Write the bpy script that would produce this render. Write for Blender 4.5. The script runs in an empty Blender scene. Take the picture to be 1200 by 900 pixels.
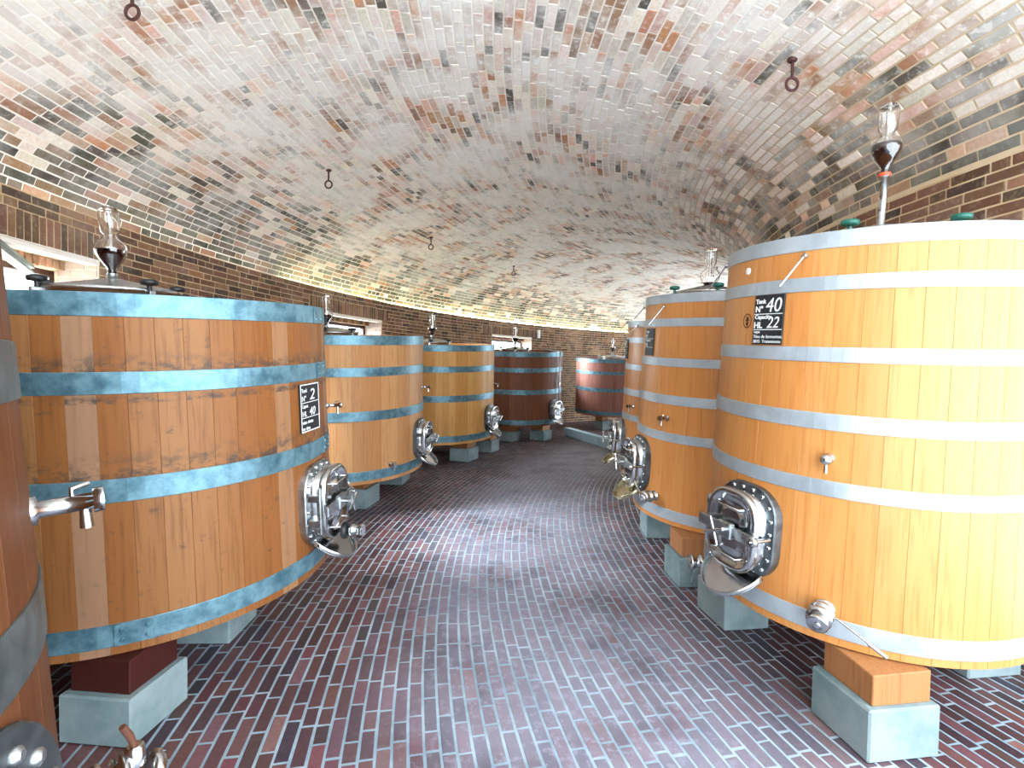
import bpy, math, random
import numpy as np
from mathutils import Vector, Matrix

# ------------------------------------------------------------------ camera
D = bpy.data
SC = bpy.context.scene
COL = SC.collection
FPX, PITCH, ROLL, EYE = 594.81, math.radians(1.6836), math.radians(0.8681), 1.6
_f = Vector((0, math.cos(PITCH), -math.sin(PITCH)))
_u = Vector((0, math.sin(PITCH), math.cos(PITCH)))
_r = Vector((1, 0, 0))
CX_ = _r * math.cos(ROLL) + _u * math.sin(ROLL)
CY_ = _u * math.cos(ROLL) - _r * math.sin(ROLL)
cam = D.objects.new('camera', D.cameras.new('camera'))
COL.objects.link(cam)
cam.data.sensor_width = 36.0
cam.data.lens = FPX / 1200 * 36.0
cam.data.clip_start = 0.05
M = Matrix((CX_, CY_, -_f)).transposed().to_4x4()
M.translation = (0, 0, EYE)
cam.matrix_world = M
SC.camera = cam

# ------------------------------------------------------------------ light
SC.view_settings.view_transform = 'Standard'
SC.view_settings.look = 'None'
SC.view_settings.gamma = 1.0
SC.view_settings.exposure = 0.35
W = D.worlds.new('sky')
SC.world = W
W.use_nodes = True
bg = W.node_tree.nodes['Background']
bg.inputs[0].default_value = (0.80, 0.91, 1.0, 1)
bg.inputs[1].default_value = 7.2

# the round cellar: both rows of vats and both walls are arcs about CC
CC = (10.6, 4.4)


def pol(phi_deg, R, z=0.0):
    a = math.radians(phi_deg)
    return Vector((CC[0] - R * math.cos(a), CC[1] + R * math.sin(a), z))


def area(name, loc, target, sx, sy, power, color):
    l = D.lights.new(name, 'AREA')
    l.shape = 'RECTANGLE'
    l.size, l.size_y = sx, sy
    l.energy = power
    l.color = color
    o = D.objects.new(name, l)
    COL.objects.link(o)
    o.location = loc
    o.rotation_euler = (Vector(target) - Vector(loc)).to_track_quat('-Z', 'Y').to_euler()
    return o


DAY = (0.86, 0.94, 1.0)
WIN_PHI = [(-5.9, 0.6), (16.4, 22.9), (38.8, 45.3)]
# daylight behind the three high windows, and the open doorway behind the camera
for k, (a, b) in enumerate(WIN_PHI):
    m = (a + b) / 2
    l = area('window_daylight', pol(m, (15.12, 15.3, 15.3)[k], (2.56, 2.35, 2.35)[k]), pol(m + (5, 2, 4)[k], 11.0, 0.0), 1.5, (.25, .7, .7)[k], (620, 160, 440)[k], DAY)
    l.data.spread = math.radians(100)
area('doorway_daylight', (3.3, -1.5, 1.7), (0.9, 3.2, 1.2), 1.6, 2.6, 14, (0.95, 0.97, 1.0))

# ------------------------------------------------------------------ helpers
rng = random.Random(7)
nrg = np.random.default_rng(7)


def s2l(c):
    return tuple((x / 255 / 12.92) if x / 255 <= 0.04045 else ((x / 255 + 0.055) / 1.055) ** 2.4 for x in c)


def rgba(c):
    return s2l(c) + (1.0,)


class MB:
    """collects shapes and links them as one mesh"""

    def __init__(self):
        self.v, self.f, self.s = [], [], []

    def add(self, verts, faces, smooth=False, mat=None):
        o = len(self.v)
        for p in verts:
            p = Vector(p)
            self.v.append(tuple(mat @ p if mat else p))
        for fc in faces:
            self.f.append(tuple(i + o for i in fc))
            self.s.append(smooth)

    def box(self, lo, hi, mat=None, bev=0.0):
        x0, y0, z0 = lo
        x1, y1, z1 = hi
        if bev <= 0:
            v = [(x0, y0, z0), (x1, y0, z0), (x1, y1, z0), (x0, y1, z0), (x0, y0, z1), (x1, y0, z1), (x1, y1, z1), (x0, y1, z1)]
            self.add(v, [(0, 3, 2, 1), (4, 5, 6, 7), (0, 1, 5, 4), (1, 2, 6, 5), (2, 3, 7, 6), (3, 0, 4, 7)], mat=mat)
        else:
            def ring(z, d):
                return [(x0 + d, y0 + bev, z), (x0 + bev, y0 + d, z), (x1 - bev, y0 + d, z), (x1 - d, y0 + bev, z),
                        (x1 - d, y1 - bev, z), (x1 - bev, y1 - d, z), (x0 + bev, y1 - d, z), (x0 + d, y1 - bev, z)]
            self.loft([ring(z0, bev), ring(z0 + bev, 0), ring(z1 - bev, 0), ring(z1, bev)], mat=mat)

    def loft(self, loops, cap0=True, cap1=True, smooth=False, mat=None, closed=True):
        n = len(loops[0])
        v = [p for l in loops for p in l]
        f = []
        for k in range(len(loops) - 1):
            for i in range(n if closed else n - 1):
                j = (i + 1) % n
                f.append((k * n + i, k * n + j, (k + 1) * n + j, (k + 1) * n + i))
        self.add(v, f, smooth, mat)
        if cap0:
            self.add(loops[0], [tuple(reversed(range(n)))], False, mat)
        if cap1:
            self.add(loops[-1], [tuple(range(n))], False, mat)

    def lathe(self, prof, seg=24, mat=None, smooth=True, cap=True):
        loops = []
        for r, z in prof:
            loops.append([(r * math.cos(2 * math.pi * i / seg), r * math.sin(2 * math.pi * i / seg), z) for i in range(seg)])
        self.loft(loops, cap, cap, smooth, mat)

    def tube(self, pts, r, seg=10, mat=None, smooth=True):
        pts = [Vector(p) for p in pts]
        loops = []
        up = None
        for i, p in enumerate(pts):
            t = (pts[min(i + 1, len(pts) - 1)] - pts[max(i - 1, 0)]).normalized()
            if up is None:
                up = Vector((0, 0, 1)) if abs(t.z) < 0.9 else Vector((1, 0, 0))
            a = t.cross(up).normalized()
            b = a.cross(t).normalized()
            up = b
            rr = r[i] if isinstance(r, (list, tuple)) else r
            loops.append([tuple(p + a * rr * math.cos(2 * math.pi * k / seg) + b * rr * math.sin(2 * math.pi * k / seg)) for k in range(seg)])
        self.loft(loops, True, True, smooth, mat)

    def build(self, name, material, parent=None, link=True):
        me = D.meshes.new(name)
        me.from_pydata(self.v, [], self.f)
        me.polygons.foreach_set('use_smooth', self.s)
        me.materials.append(material)
        me.update()
        o = D.objects.new(name, me)
        if link:
            COL.objects.link(o)
        if parent:
            o.parent = parent
        return o


def empty(name, loc=(0, 0, 0), rot=(0, 0, 0)):
    o = D.objects.new(name, None)
    o.empty_display_size = 0.1
    COL.objects.link(o)
    o.location = loc
    o.rotation_euler = rot
    return o


def tag(o, label, cat, group=None):
    o['label'] = label
    o['category'] = cat
    if group:
        o['group'] = group
    return o


def structure(o):
    o['kind'] = 'structure'
    return o


# ------------------------------------------------------------------ materials
class NT:
    def __init__(self, name):
        self.m = D.materials.new(name)
        self.m.use_nodes = True
        self.t = self.m.node_tree
        self.b = self.t.nodes['Principled BSDF']

    def n(self, kind, **kw):
        x = self.t.nodes.new(kind)
        for k, v in kw.items():
            setattr(x, k, v)
        return x

    def l(self, a, b):
        self.t.links.new(a, b)

    def val(self, x, sock):
        if hasattr(x, 'default_value') or hasattr(x, 'links'):
            self.l(x, sock)
        else:
            sock.default_value = x

    def mix(self, fac, a, b, mode='MIX'):
        x = self.n('ShaderNodeMix', data_type='RGBA', blend_type=mode)
        self.val(fac, x.inputs[0])
        self.val(a, x.inputs[6])
        self.val(b, x.inputs[7])
        return x.outputs[2]

    def math(self, op, a, b=0.0, c=None, clamp=False):
        x = self.n('ShaderNodeMath', operation=op, use_clamp=clamp)
        self.val(a, x.inputs[0])
        self.val(b, x.inputs[1])
        if c is not None:
            self.val(c, x.inputs[2])
        return x.outputs[0]

    def noise(self, vec, scale, detail=3, rough=0.55):
        x = self.n('ShaderNodeTexNoise')
        x.inputs['Scale'].default_value = scale
        x.inputs['Detail'].default_value = detail
        x.inputs['Roughness'].default_value = rough
        if vec is not None:
            self.l(vec, x.inputs['Vector'])
        return x.outputs['Fac']

    def ramp(self, x, a, b, c0=0.0, c1=1.0):
        r = self.n('ShaderNodeMapRange', interpolation_type='SMOOTHSTEP')
        self.l(x, r.inputs[0])
        for i, v in enumerate((a, b, c0, c1)):
            r.inputs[i + 1].default_value = v
        return r.outputs[0]

    def mapping(self, vec, scale, loc=None):
        x = self.n('ShaderNodeMapping')
        self.l(vec, x.inputs['Vector'])
        x.inputs['Scale'].default_value = scale
        if loc is not None:
            self.l(loc, x.inputs['Location'])
        return x.outputs[0]

    def bump(self, h, strength=0.3, dist=0.01):
        x = self.n('ShaderNodeBump')
        x.inputs['Strength'].default_value = strength
        x.inputs['Distance'].default_value = dist
        self.l(h, x.inputs['Height'])
        self.l(x.outputs[0], self.b.inputs['Normal'])

    def set(self, color=None, rough=None, metal=None, spec=None):
        if color is not None:
            self.val(color, self.b.inputs['Base Color'])
        if rough is not None:
            self.val(rough, self.b.inputs['Roughness'])
        if metal is not None:
            self.b.inputs['Metallic'].default_value = metal
        if spec is not None:
            self.b.inputs['Specular IOR Level'].default_value = spec
        return self.m


def geo_pos(t):
    return t.n('ShaderNodeNewGeometry').outputs['Position']


def radius_node(t, pos):
    sep = t.n('ShaderNodeSeparateXYZ')
    t.l(pos, sep.inputs[0])
    dx = t.math('SUBTRACT', sep.outputs[0], CC[0])
    dy = t.math('SUBTRACT', sep.outputs[1], CC[1])
    return t.math('SQRT', t.math('ADD', t.math('MULTIPLY', dx, dx), t.math('MULTIPLY', dy, dy))), sep.outputs[2]


def mat_brick(name, wash_color, wash_lo, wash_hi, wash_scale, rough, kind):
    t = NT(name)
    pos = geo_pos(t)
    col = t.n('ShaderNodeAttribute', attribute_name='Col').outputs['Color']
    fine = t.noise(pos, 38, 4, 0.65)
    c = t.mix(t.ramp(fine, 0.25, 0.75, 0.0, 0.55), col, t.mix(1.0, col, (0.55, 0.5, 0.47, 1), 'MULTIPLY'))
    big = t.noise(pos, wash_scale, 4, 0.6)
    speck = t.noise(pos, 17, 4, 0.7)
    w = t.math('ADD', t.ramp(big, wash_lo, wash_hi, 0.05, 0.80), t.ramp(speck, 0.50, 0.68, 0.0, 0.5), clamp=True)
    R, z = radius_node(t, pos)
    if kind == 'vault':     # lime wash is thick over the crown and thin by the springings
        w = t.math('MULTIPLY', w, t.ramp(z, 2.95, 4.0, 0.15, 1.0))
    if kind == 'floor':     # trodden dust plus daylight sheen painted into the colour, down the aisle middle
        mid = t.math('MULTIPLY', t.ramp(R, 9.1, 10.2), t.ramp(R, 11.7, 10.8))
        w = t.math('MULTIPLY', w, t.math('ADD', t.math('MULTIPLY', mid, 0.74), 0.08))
    if kind == 'wall':
        w = t.math('MULTIPLY', w, 0.35)
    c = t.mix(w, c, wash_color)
    t.bump(t.math('ADD', t.math('MULTIPLY', fine, 0.6), t.math('MULTIPLY', speck, 0.6)), 0.5, 0.006)
    return t.set(c, rough, 0.0, 0.4)


def mat_mortar(name, c0, c1, rough=0.9, inner=None):
    t = NT(name)
    pos = geo_pos(t)
    c = t.mix(t.ramp(t.noise(pos, 2.2, 5, 0.65), 0.35, 0.65), c0, c1)
    if inner:       # the joints of the inner haunch were pointed with the tan mortar of the wall
        R, z = radius_node(t, pos)
        c = t.mix(t.math('MULTIPLY', t.ramp(R, 9.2, 8.2), 0.9), c, inner)
    t.bump(t.noise(pos, 60, 3, 0.6), 0.4, 0.004)
    return t.set(c, rough, 0, 0.3)


def mat_wood(name, c0, c1, dark, stain=0.0, rough=0.5, vary=0.75, coat=0.0, bands=(), pale=None):
    t = NT(name)
    oi = t.n('ShaderNodeObjectInfo').outputs['Random']
    pos = t.n('ShaderNodeTexCoord').outputs['Object']
    comb = t.n('ShaderNodeCombineXYZ')
    for k in range(3):
        t.l(t.math('MULTIPLY', oi, (37.0, 91.0, 53.0)[k]), comb.inputs[k])
    v = t.mapping(pos, (26, 26, 1.3), comb.outputs[0])
    g = t.noise(v, 2.2, 5, 0.6)
    tone = t.math('ADD', t.math('MULTIPLY', oi, vary), t.math('MULTIPLY', t.noise(t.mapping(pos, (3, 3, 0.6), comb.outputs[0]), 1.5, 3), 0.45))
    c = t.mix(t.ramp(tone, 0.15, 0.95), c0, c1)
    c = t.mix(t.ramp(g, 0.46, 0.72, 0.0, 0.55), c, dark)
    if stain:
        sp = t.noise(t.mapping(pos, (7, 7, 10), comb.outputs[0]), 2.0, 5, 0.7)
        c = t.mix(t.ramp(sp, 0.60, 0.70, 0.0, stain), c, (0.045, 0.035, 0.03, 1))
        c = t.mix(t.ramp(t.noise(v, 0.7, 3, 0.6), 0.55, 0.8, 0.0, stain * 0.7), c, (0.16, 0.07, 0.025, 1))
    if pale:        # some staves have weathered to a greyish pink
        c = t.mix(t.ramp(oi, 0.74, 0.78, 0.0, 0.5), c, pale)
    if bands:       # black grime that has run and gathered along the hoops
        sz = t.n('ShaderNodeSeparateXYZ')
        t.l(pos, sz.inputs[0])
        tot = None
        for z0, z1 in bands:
            w = t.math('MULTIPLY', t.ramp(sz.outputs[2], z1, z0), t.ramp(sz.outputs[2], z0 - .02, z0 - .01))
            tot = w if tot is None else t.math('ADD', tot, w)
        gr = t.noise(t.mapping(pos, (10, 10, 16), comb.outputs[0]), 1.4, 5, 0.7)
        c = t.mix(t.math('MULTIPLY', t.math('MULTIPLY', tot, t.ramp(gr, 0.42, 0.62)), 0.8), c, (0.035, 0.032, 0.03, 1))
    t.bump(g, 0.15, 0.002)
    t.b.inputs['Coat Weight'].default_value = coat
    t.b.inputs['Coat Roughness'].default_value = 0.35
    return t.set(c, rough, 0, 0.22)


def mat_metal(name, c0, c1, rough, metal, scale=9.0, bump=0.0):
    t = NT(name)
    pos = geo_pos(t)
    n = t.noise(pos, scale, 5, 0.65)
    c = t.mix(t.ramp(n, 0.3, 0.7), c0, c1)
    if bump:
        t.bump(n, bump, 0.002)
    return t.set(c, t.ramp(n, 0.3, 0.7, rough * 0.8, rough * 1.25), metal)


def mat_plain(name, c, rough=0.5, metal=0.0):
    t = NT(name)
    pos = geo_pos(t)
    cc = t.mix(t.ramp(t.noise(pos, 30, 3), 0.3, 0.7, 0.0, 0.3), c, tuple(x * 0.7 for x in c[:3]) + (1,))
    return t.set(cc, rough, metal)


def mat_glass(name, color=(1, 1, 1, 1), ior=1.45):
    t = NT(name)
    t.set(color, 0.0)
    t.b.inputs['Transmission Weight'].default_value = 1.0
    t.b.inputs['IOR'].default_value = ior
    return t.m


def mat_pane(name):
    t = NT(name)
    tr = t.n('ShaderNodeBsdfTransparent')
    gl = t.n('ShaderNodeBsdfGlossy')
    gl.inputs['Roughness'].default_value = 0.02
    mx = t.n('ShaderNodeMixShader')
    mx.inputs[0].default_value = 0.07
    t.l(tr.outputs[0], mx.inputs[1])
    t.l(gl.outputs[0], mx.inputs[2])
    t.l(mx.outputs[0], t.t.nodes['Material Output'].inputs['Surface'])
    return t.m


def mat_emit(name, color, strength):
    t = NT(name)
    t.set(color, 0.5)
    t.b.inputs['Emission Color'].default_value = color
    t.b.inputs['Emission Strength'].default_value = strength
    return t.m


MT = dict(
    vault_brick=mat_brick('vault_brick', rgba((240, 237, 231)), 0.36, 0.60, 1.5, 0.85, 'vault'),
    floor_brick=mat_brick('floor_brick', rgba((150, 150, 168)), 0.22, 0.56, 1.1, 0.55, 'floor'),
    wall_brick=mat_brick('wall_brick', rgba((190, 170, 145)), 0.45, 0.75, 0.8, 0.85, 'wall'),
    vault_mortar=mat_mortar('vault_mortar', rgba((232, 222, 206)), rgba((240, 236, 230)), 0.9, rgba((190, 166, 132))),
    floor_mortar=mat_mortar('floor_mortar', rgba((124, 146, 160)), rgba((164, 182, 194)), 0.6),
    wall_mortar=mat_mortar('wall_mortar', rgba((176, 148, 112)), rgba((198, 176, 144))),
    plaster=mat_mortar('plaster', rgba((226, 218, 206)), rgba((236, 230, 222))),
    wood_old=mat_wood('weathered_wood', rgba((124, 74, 34)), rgba((142, 98, 60)), rgba((94, 54, 24)), 0.55, bands=((1.20, 1.30), (.755, .90), (1.085, 1.11)), pale=rgba((140, 112, 94))),
    wood_dim=mat_wood('brown_old_wood', rgba((88, 48, 22)), rgba((102, 60, 30)), rgba((62, 33, 14)), 0.35),
    wood_tan=mat_wood('tan_wood', rgba((172, 120, 74)), rgba((186, 138, 92)), rgba((146, 94, 52)), 0.12),
    wood_honey=mat_wood('honey_wood', rgba((190, 136, 72)), rgba((206, 156, 92)), rgba((160, 104, 50)), 0.12),
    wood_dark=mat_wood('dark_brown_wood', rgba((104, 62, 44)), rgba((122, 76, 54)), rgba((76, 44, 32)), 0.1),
    wood_plum=mat_wood('plum_wood', rgba((140, 92, 80)), rgba((160, 112, 98)), rgba((110, 66, 58)), 0.1),
    wood_orange=mat_wood('orange_wood', rgba((184, 120, 60)), rgba((192, 136, 80)), rgba((162, 98, 42)), 0.0, 0.45, 0.45, 0.25),
    hoop_blue=mat_metal('blue_grey_galvanised_steel', rgba((72, 108, 122)), rgba((114, 150, 162)), 0.42, 0.55, 14, 0.1),
    hoop_grey=mat_metal('pale_grey_steel', rgba((148, 157, 163)), rgba((168, 176, 182)), 0.45, 0.35, 6),
    hoop_dark=mat_metal('dull_grey_steel', rgba((70, 75, 76)), rgba((98, 102, 100)), 0.5, 0.5, 10, 0.1),
    steel=mat_metal('polished_stainless_steel', rgba((190, 194, 196)), rgba((206, 208, 210)), 0.16, 1.0, 8),
    brushed=mat_metal('brushed_steel', rgba((168, 172, 174)), rgba((190, 194, 196)), 0.32, 1.0, 20),
    flange=mat_metal('dark_steel_flange', rgba((96, 102, 108)), rgba((124, 130, 134)), 0.35, 0.9, 12),
    flange_dark=mat_metal('dull_dark_flange', rgba((58, 62, 64)), rgba((78, 82, 84)), 0.5, 0.6, 10),
    gold=mat_metal('yellowish_steel', rgba((196, 186, 150)), rgba((206, 200, 170)), 0.25, 1.0, 8),
    black=mat_plain('black_rubber', rgba((26, 28, 30)), 0.45),
    board=mat_plain('black_board', rgba((22, 24, 28)), 0.55),
    chalk=mat_plain('white_lettering', rgba((226, 228, 226)), 0.8),
    ink=mat_plain('burnt_stamp', rgba((62, 34, 20)), 0.8),
    green=mat_plain('green_plastic', rgba((14, 92, 80)), 0.4),
    orange=mat_plain('orange_rubber', rgba((206, 74, 36)), 0.5),
    handle=mat_plain('brown_handle', rgba((92, 52, 34)), 0.5),
    iron=mat_plain('rusty_iron', rgba((78, 44, 40)), 0.6, 0.3),
    concrete=mat_mortar('concrete', rgba((102, 122, 125)), rgba((134, 148, 150)), 0.85),
    kerb=mat_mortar('pale_kerb_concrete', rgba((160, 196, 212)), rgba((186, 214, 226)), 0.7),
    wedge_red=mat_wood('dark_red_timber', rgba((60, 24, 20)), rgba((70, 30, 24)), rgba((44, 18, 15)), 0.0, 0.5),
    wedge_brown=mat_wood('brown_timber', rgba((150, 98, 58)), rgba((166, 114, 72)), rgba((120, 74, 42)), 0.0, 0.6),
    sash=mat_plain('grey_green_paint', rgba((88, 104, 98)), 0.4),
    frame=mat_wood('brown_window_frame', rgba((46, 30, 22)), rgba((56, 36, 26)), rgba((34, 22, 16)), 0.0, 0.5),
    glass=mat_glass('clear_glass'),
    pane=mat_pane('window_glass'),
    wine=mat_plain('red_wine', rgba((34, 3, 9)), 0.08),
    led=mat_emit('warm_light_strip', (0.97, 1.0, 0.58, 1), 20.0),
    led_dim=mat_emit('dim_light_strip', (1.0, 0.94, 0.70, 1), 3.5),
    reveal=mat_mortar('reveal_mortar', rgba((150, 138, 124)), rgba((168, 158, 146))),
    white=mat_plain('white_plastic', rgba((225, 225, 220)), 0.4),
)

# ------------------------------------------------------------------ vat sizes (the camera model gave these)
LZ = [1.986, 1.887, 1.655, 1.561, 1.197, 1.095, .558, .458, .42]
RZ = [2.236, 2.164, 2.044, 1.981, 1.733, 1.668, 1.442, 1.368, 1.145, 1.075, .539, .455, .42]
ZB = 0.42
LT, RT = (0.0663, 0.0), (0.0652, -0.0066)


def lspec(x, y, s, extra=0.0):
    return dict(c=(x, y), r0=.9665 * s + extra, r1=.9744 * s, h=(LZ[0] - ZB) * s, lv=[(z - ZB) * s for z in LZ], tilt=LT)


def rspec(x, y, s):
    return dict(c=(x, y), r0=.7698 * s, r1=.7069 * s, h=(RZ[0] - ZB) * s, lv=[(z - ZB) * s for z in RZ], tilt=RT)


VAT = dict(
    L1=dict(c=(-1.837, .391), r0=1.124, r1=1.005, h=1.63, lv=[1.63, 1.51, 1.222, 1.102, .7085, .588, .13, .03, 0], tilt=(0, 0)),
    L2=lspec(-2.093, 3.0, .973, .036), L3=lspec(-2.041, 6.109, .9939), L4=lspec(-1.323, 9.113, 1.028),
    L5=lspec(.161, 11.896, 1.0284), L6=lspec(2.767, 14.446, .9818),
    R1=rspec(1.958, 2.879, 1.0201), R2=rspec(1.88, 4.46, 1.0023), R3=rspec(2.049, 5.998, .9703))


# ------------------------------------------------------------------ bricks
def screen(P):
    v = P - np.array([0, 0, EYE])
    z = v @ np.array(_f)
    zz = np.where(z > 0.05, z, 1e9)
    return 600 + FPX * (v @ np.array(CX_)) / zz, 450 - FPX * (v @ np.array(CY_)) / zz, z


def hidden(P):
    out = np.zeros(len(P), bool)
    d = P[:, :2]
    L2 = (d ** 2).sum(1)
    for s in VAT.values():
        c = np.array(s['c'])
        t = np.clip((d @ c) / L2, 0, 1)
        q = d * t[:, None]
        r = min(s['r0'], s['r1'])
        near = np.hypot(*(q - c).T)
        zz = EYE + (P[:, 2] - EYE) * t
        out |= (near < r * 0.99) & (zz > ZB) & (zz < ZB + s['h']) & (t > 0.02) & (t < 1)
    return out


def brick_rows(surf, rows, phi0, phi1, lengths, joint, skip=None):
    """list of (phi_a, phi_b, s0, s1) brick cells along the arc"""
    out = []
    for s0, s1, R in rows:
        a = math.radians(phi0) - rng.random() * 0.25 / R
        while a < math.radians(phi1):
            L = rng.choice(lengths) * rng.uniform(0.94, 1.04)
            b = a + L / R
            pa, pb = math.degrees(a), math.degrees(b)
            cells = [(pa, pb)]
            if skip:
                cells = skip(pa, pb, s0, s1)
            for x in cells:
                if (x[1] - x[0]) * math.pi / 180 * R > 0.03:
                    out.append((x[0], x[1], s0, s1))
            a = b + joint / R
    return out


UNIT = []


def unit_bricks(material, palette, key):
    res = []
    for k in range(36):
        mb = MB()
        j = lambda e: rng.uniform(-e, e)
        base = [(-.5, -.5, -1), (.5, -.5, -1), (.5, .5, -1), (-.5, .5, -1)]
        mid = [(x + j(.012), y + j(.03), .55 + j(.12)) for x, y, z in base]
        top = [(x * .965, y * .88, 1.0 + j(.12)) for x, y, z in mid]
        mb.loft([base, mid, top], False, True)
        o = mb.build('brick_shape', material, None, False)
        me = o.data
        D.objects.remove(o)
        c = palette()
        ca = me.color_attributes.new('Col', 'FLOAT_COLOR', 'POINT')
        ca.data.foreach_set('color', list(c + (1.0,)) * len(me.vertices))
        res.append(me)
    return res


def lay_bricks(parent, surf, cells, proud, material, palette, key, limit=300, dark=None):
    pal2, isdark = (dark if dark else (palette, lambda s: False))
    """surf(phi, s) -> (point, normal, across) ; biggest `limit` in view become objects, the rest one stuff mesh"""
    N = len(cells)
    cor = np.zeros((N, 4, 3))
    nor = np.zeros((N, 3))
    for i, (a, b, s0, s1) in enumerate(cells):
        for k, (p, s) in enumerate(((a, s0), (b, s0), (b, s1), (a, s1))):
            cor[i, k] = surf(p, s)[0]
        nor[i] = surf((a + b) / 2, (s0 + s1) / 2)[1]
    # keep the corner order counter-clockwise seen from the room
    e1 = cor[:, 1] - cor[:, 0]
    e2 = cor[:, 3] - cor[:, 0]
    flip = (np.cross(e1, e2) * nor).sum(1) < 0
    cor[flip] = cor[flip][:, [1, 0, 3, 2]]
    cen = cor.mean(1)
    su, sv, sz = screen(cor.reshape(-1, 3))
    su, sv, sz = su.reshape(N, 4), sv.reshape(N, 4), sz.reshape(N, 4)
    ar = np.abs(0.5 * ((su[:, 2] - su[:, 0]) * (sv[:, 3] - sv[:, 1]) - (su[:, 3] - su[:, 1]) * (sv[:, 2] - sv[:, 0])))
    mu, mv = su.mean(1), sv.mean(1)
    bad = (sz.min(1) < 0.2) | (mu < 2) | (mu > 1198) | (mv < 2) | (mv > 898) | hidden(cen + nor * 0.02)
    ar[bad] = -1
    order = np.argsort(-ar)
    chosen = [int(i) for i in order[:limit] if ar[i] > 0]
    ch = set(chosen)
    shapes = unit_bricks(material, palette, key)
    shapes2 = unit_bricks(material, pal2, key) if dark else shapes
    for i in chosen:
        c = cor[i]
        x = (c[1] - c[0] + c[2] - c[3]) / 2
        y = (c[3] - c[0] + c[2] - c[1]) / 2
        lx, ly = np.linalg.norm(x), np.linalg.norm(y)
        X = Vector(x / lx)
        Z = Vector(nor[i]).normalized()
        Y = Z.cross(X).normalized()
        Zn = X.cross(Y)
        m = Matrix((X * lx, Y * ly, Zn * proud * rng.uniform(0.7, 1.35))).transposed().to_4x4()
        m.translation = Vector(cen[i])
        o = D.objects.new('brick', rng.choice(shapes2 if isdark(cells[i][2]) else shapes))
        COL.objects.link(o)
        o.parent = parent
        o.matrix_world = m
    rest = [i for i in range(N) if i not in ch]
    if rest:
        c = cor[rest]
        n = nor[rest][:, None, :]
        m = c.mean(1, keepdims=True)
        k = len(rest)
        pr = proud * nrg.uniform(0.6, 1.35, (k, 1, 1))
        jit = nrg.normal(0, 0.0012, (k, 4, 3))
        jit -= (jit * n).sum(2, keepdims=True) * n
        base = c - n * 0.012
        mid = c + jit + n * pr * 0.55
        top = m + (c - m) * 0.95 + jit + n * pr
        V = np.concatenate([base, mid, top], 1).reshape(-1, 3)
        F = []
        for q in range(k):
            o = q * 12
            for h in (0, 4):
                for e in range(4):
                    g = (e + 1) % 4
                    F.append((o + h + e, o + h + g, o + h + 4 + g, o + h + 4 + e))
            F.append((o + 8, o + 9, o + 10, o + 11))
        me = D.meshes.new('bricks')
        me.from_pydata(V.tolist(), [], F)
        me.materials.append(material)
        ca = me.color_attributes.new('Col', 'FLOAT_COLOR', 'POINT')
        cols = np.ones((k, 12, 4))
        for q in range(k):
            cols[q, :, :3] = (pal2 if isdark(cells[rest[q]][2]) else palette)()
        ca.data.foreach_set('color', cols.ravel())
        o = D.objects.new('brickwork', me)
        COL.objects.link(o)
        o.parent = parent
        o['kind'] = 'stuff'


def palette(table):
    cum = []
    tot = 0
    for w, c in table:
        tot += w
        cum.append((tot, c))

    def pick():
        x = rng.random() * tot
        for t, c in cum:
            if x <= t:
                k = rng.uniform(0.86, 1.12)
                return s2l(tuple(min(255, v * k + rng.uniform(-6, 6)) for v in c))
        return s2l(cum[-1][1])
    return pick


PAL_VAULT = palette([(50, (232, 216, 202)), (14, (222, 180, 158)), (14, (190, 132, 92)), (10, (150, 112, 84)), (12, (88, 76, 62))])
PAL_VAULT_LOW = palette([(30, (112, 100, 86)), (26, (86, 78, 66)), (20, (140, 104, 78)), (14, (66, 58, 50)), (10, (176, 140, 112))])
PAL_FLOOR = palette([(30, (88, 48, 45)), (22, (66, 36, 36)), (22, (102, 60, 55)), (14, (58, 42, 48)), (12, (114, 78, 76))])
PAL_WALL = palette([(32, (112, 76, 54)), (24, (92, 62, 46)), (18, (128, 92, 66)), (16, (66, 50, 42)), (10, (140, 108, 80))])

PH0, PH1 = -30.0, 84.0
R_OUT, R_IN = 14.3, 7.7
Z_LEDGE, Z_IN = 2.88, 2.95
WIN_Z0, WIN_Z1 = 1.93, 2.50


def grid(name, us, vs, fn, material, keep=None):
    mb = MB()
    nu, nv = len(us), len(vs)
    V = [fn(u, v) for u in us for v in vs]
    F = []
    for i in range(nu - 1):
        for j in range(nv - 1):
            if keep and not keep((us[i] + us[i + 1]) / 2, (vs[j] + vs[j + 1]) / 2):
                continue
            F.append((i * nv + j, (i + 1) * nv + j, (i + 1) * nv + j + 1, i * nv + j + 1))
    mb.add(V, F)
    return mb.build(name, material)


phis = list(np.arange(PH0, PH1 + 0.01, 0.5))
# floor
floor = structure(grid('floor', phis, list(np.linspace(R_IN - .1, R_OUT + .1, 8)), lambda p, r: pol(p, r, 0.0), MT['floor_mortar']))


def s_floor(p, s):
    return pol(p, s, 0.0), (0, 0, 1)


pitch = 0.067
rows = [(r, r + pitch - 0.013, r) for r in np.arange(R_IN + .01, R_OUT - pitch, pitch)]
cells = brick_rows(None, rows, -22, 72, (0.228, 0.228, 0.228, 0.17, 0.11), 0.013)
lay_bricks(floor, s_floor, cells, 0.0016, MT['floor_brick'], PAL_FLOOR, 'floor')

# left (outer) wall, with three window openings
inwin = lambda p, z: any(a < p < b for a, b in WIN_PHI) and WIN_Z0 < z < WIN_Z1
ph_w = sorted(set(phis + [x for w in WIN_PHI for x in w]))
wall_left = structure(grid('wall_left', ph_w, [0, 1.0, WIN_Z0, WIN_Z1, Z_LEDGE], lambda p, z: pol(p, R_OUT, z), MT['wall_mortar'], lambda p, z: not inwin(p, z)))


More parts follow.
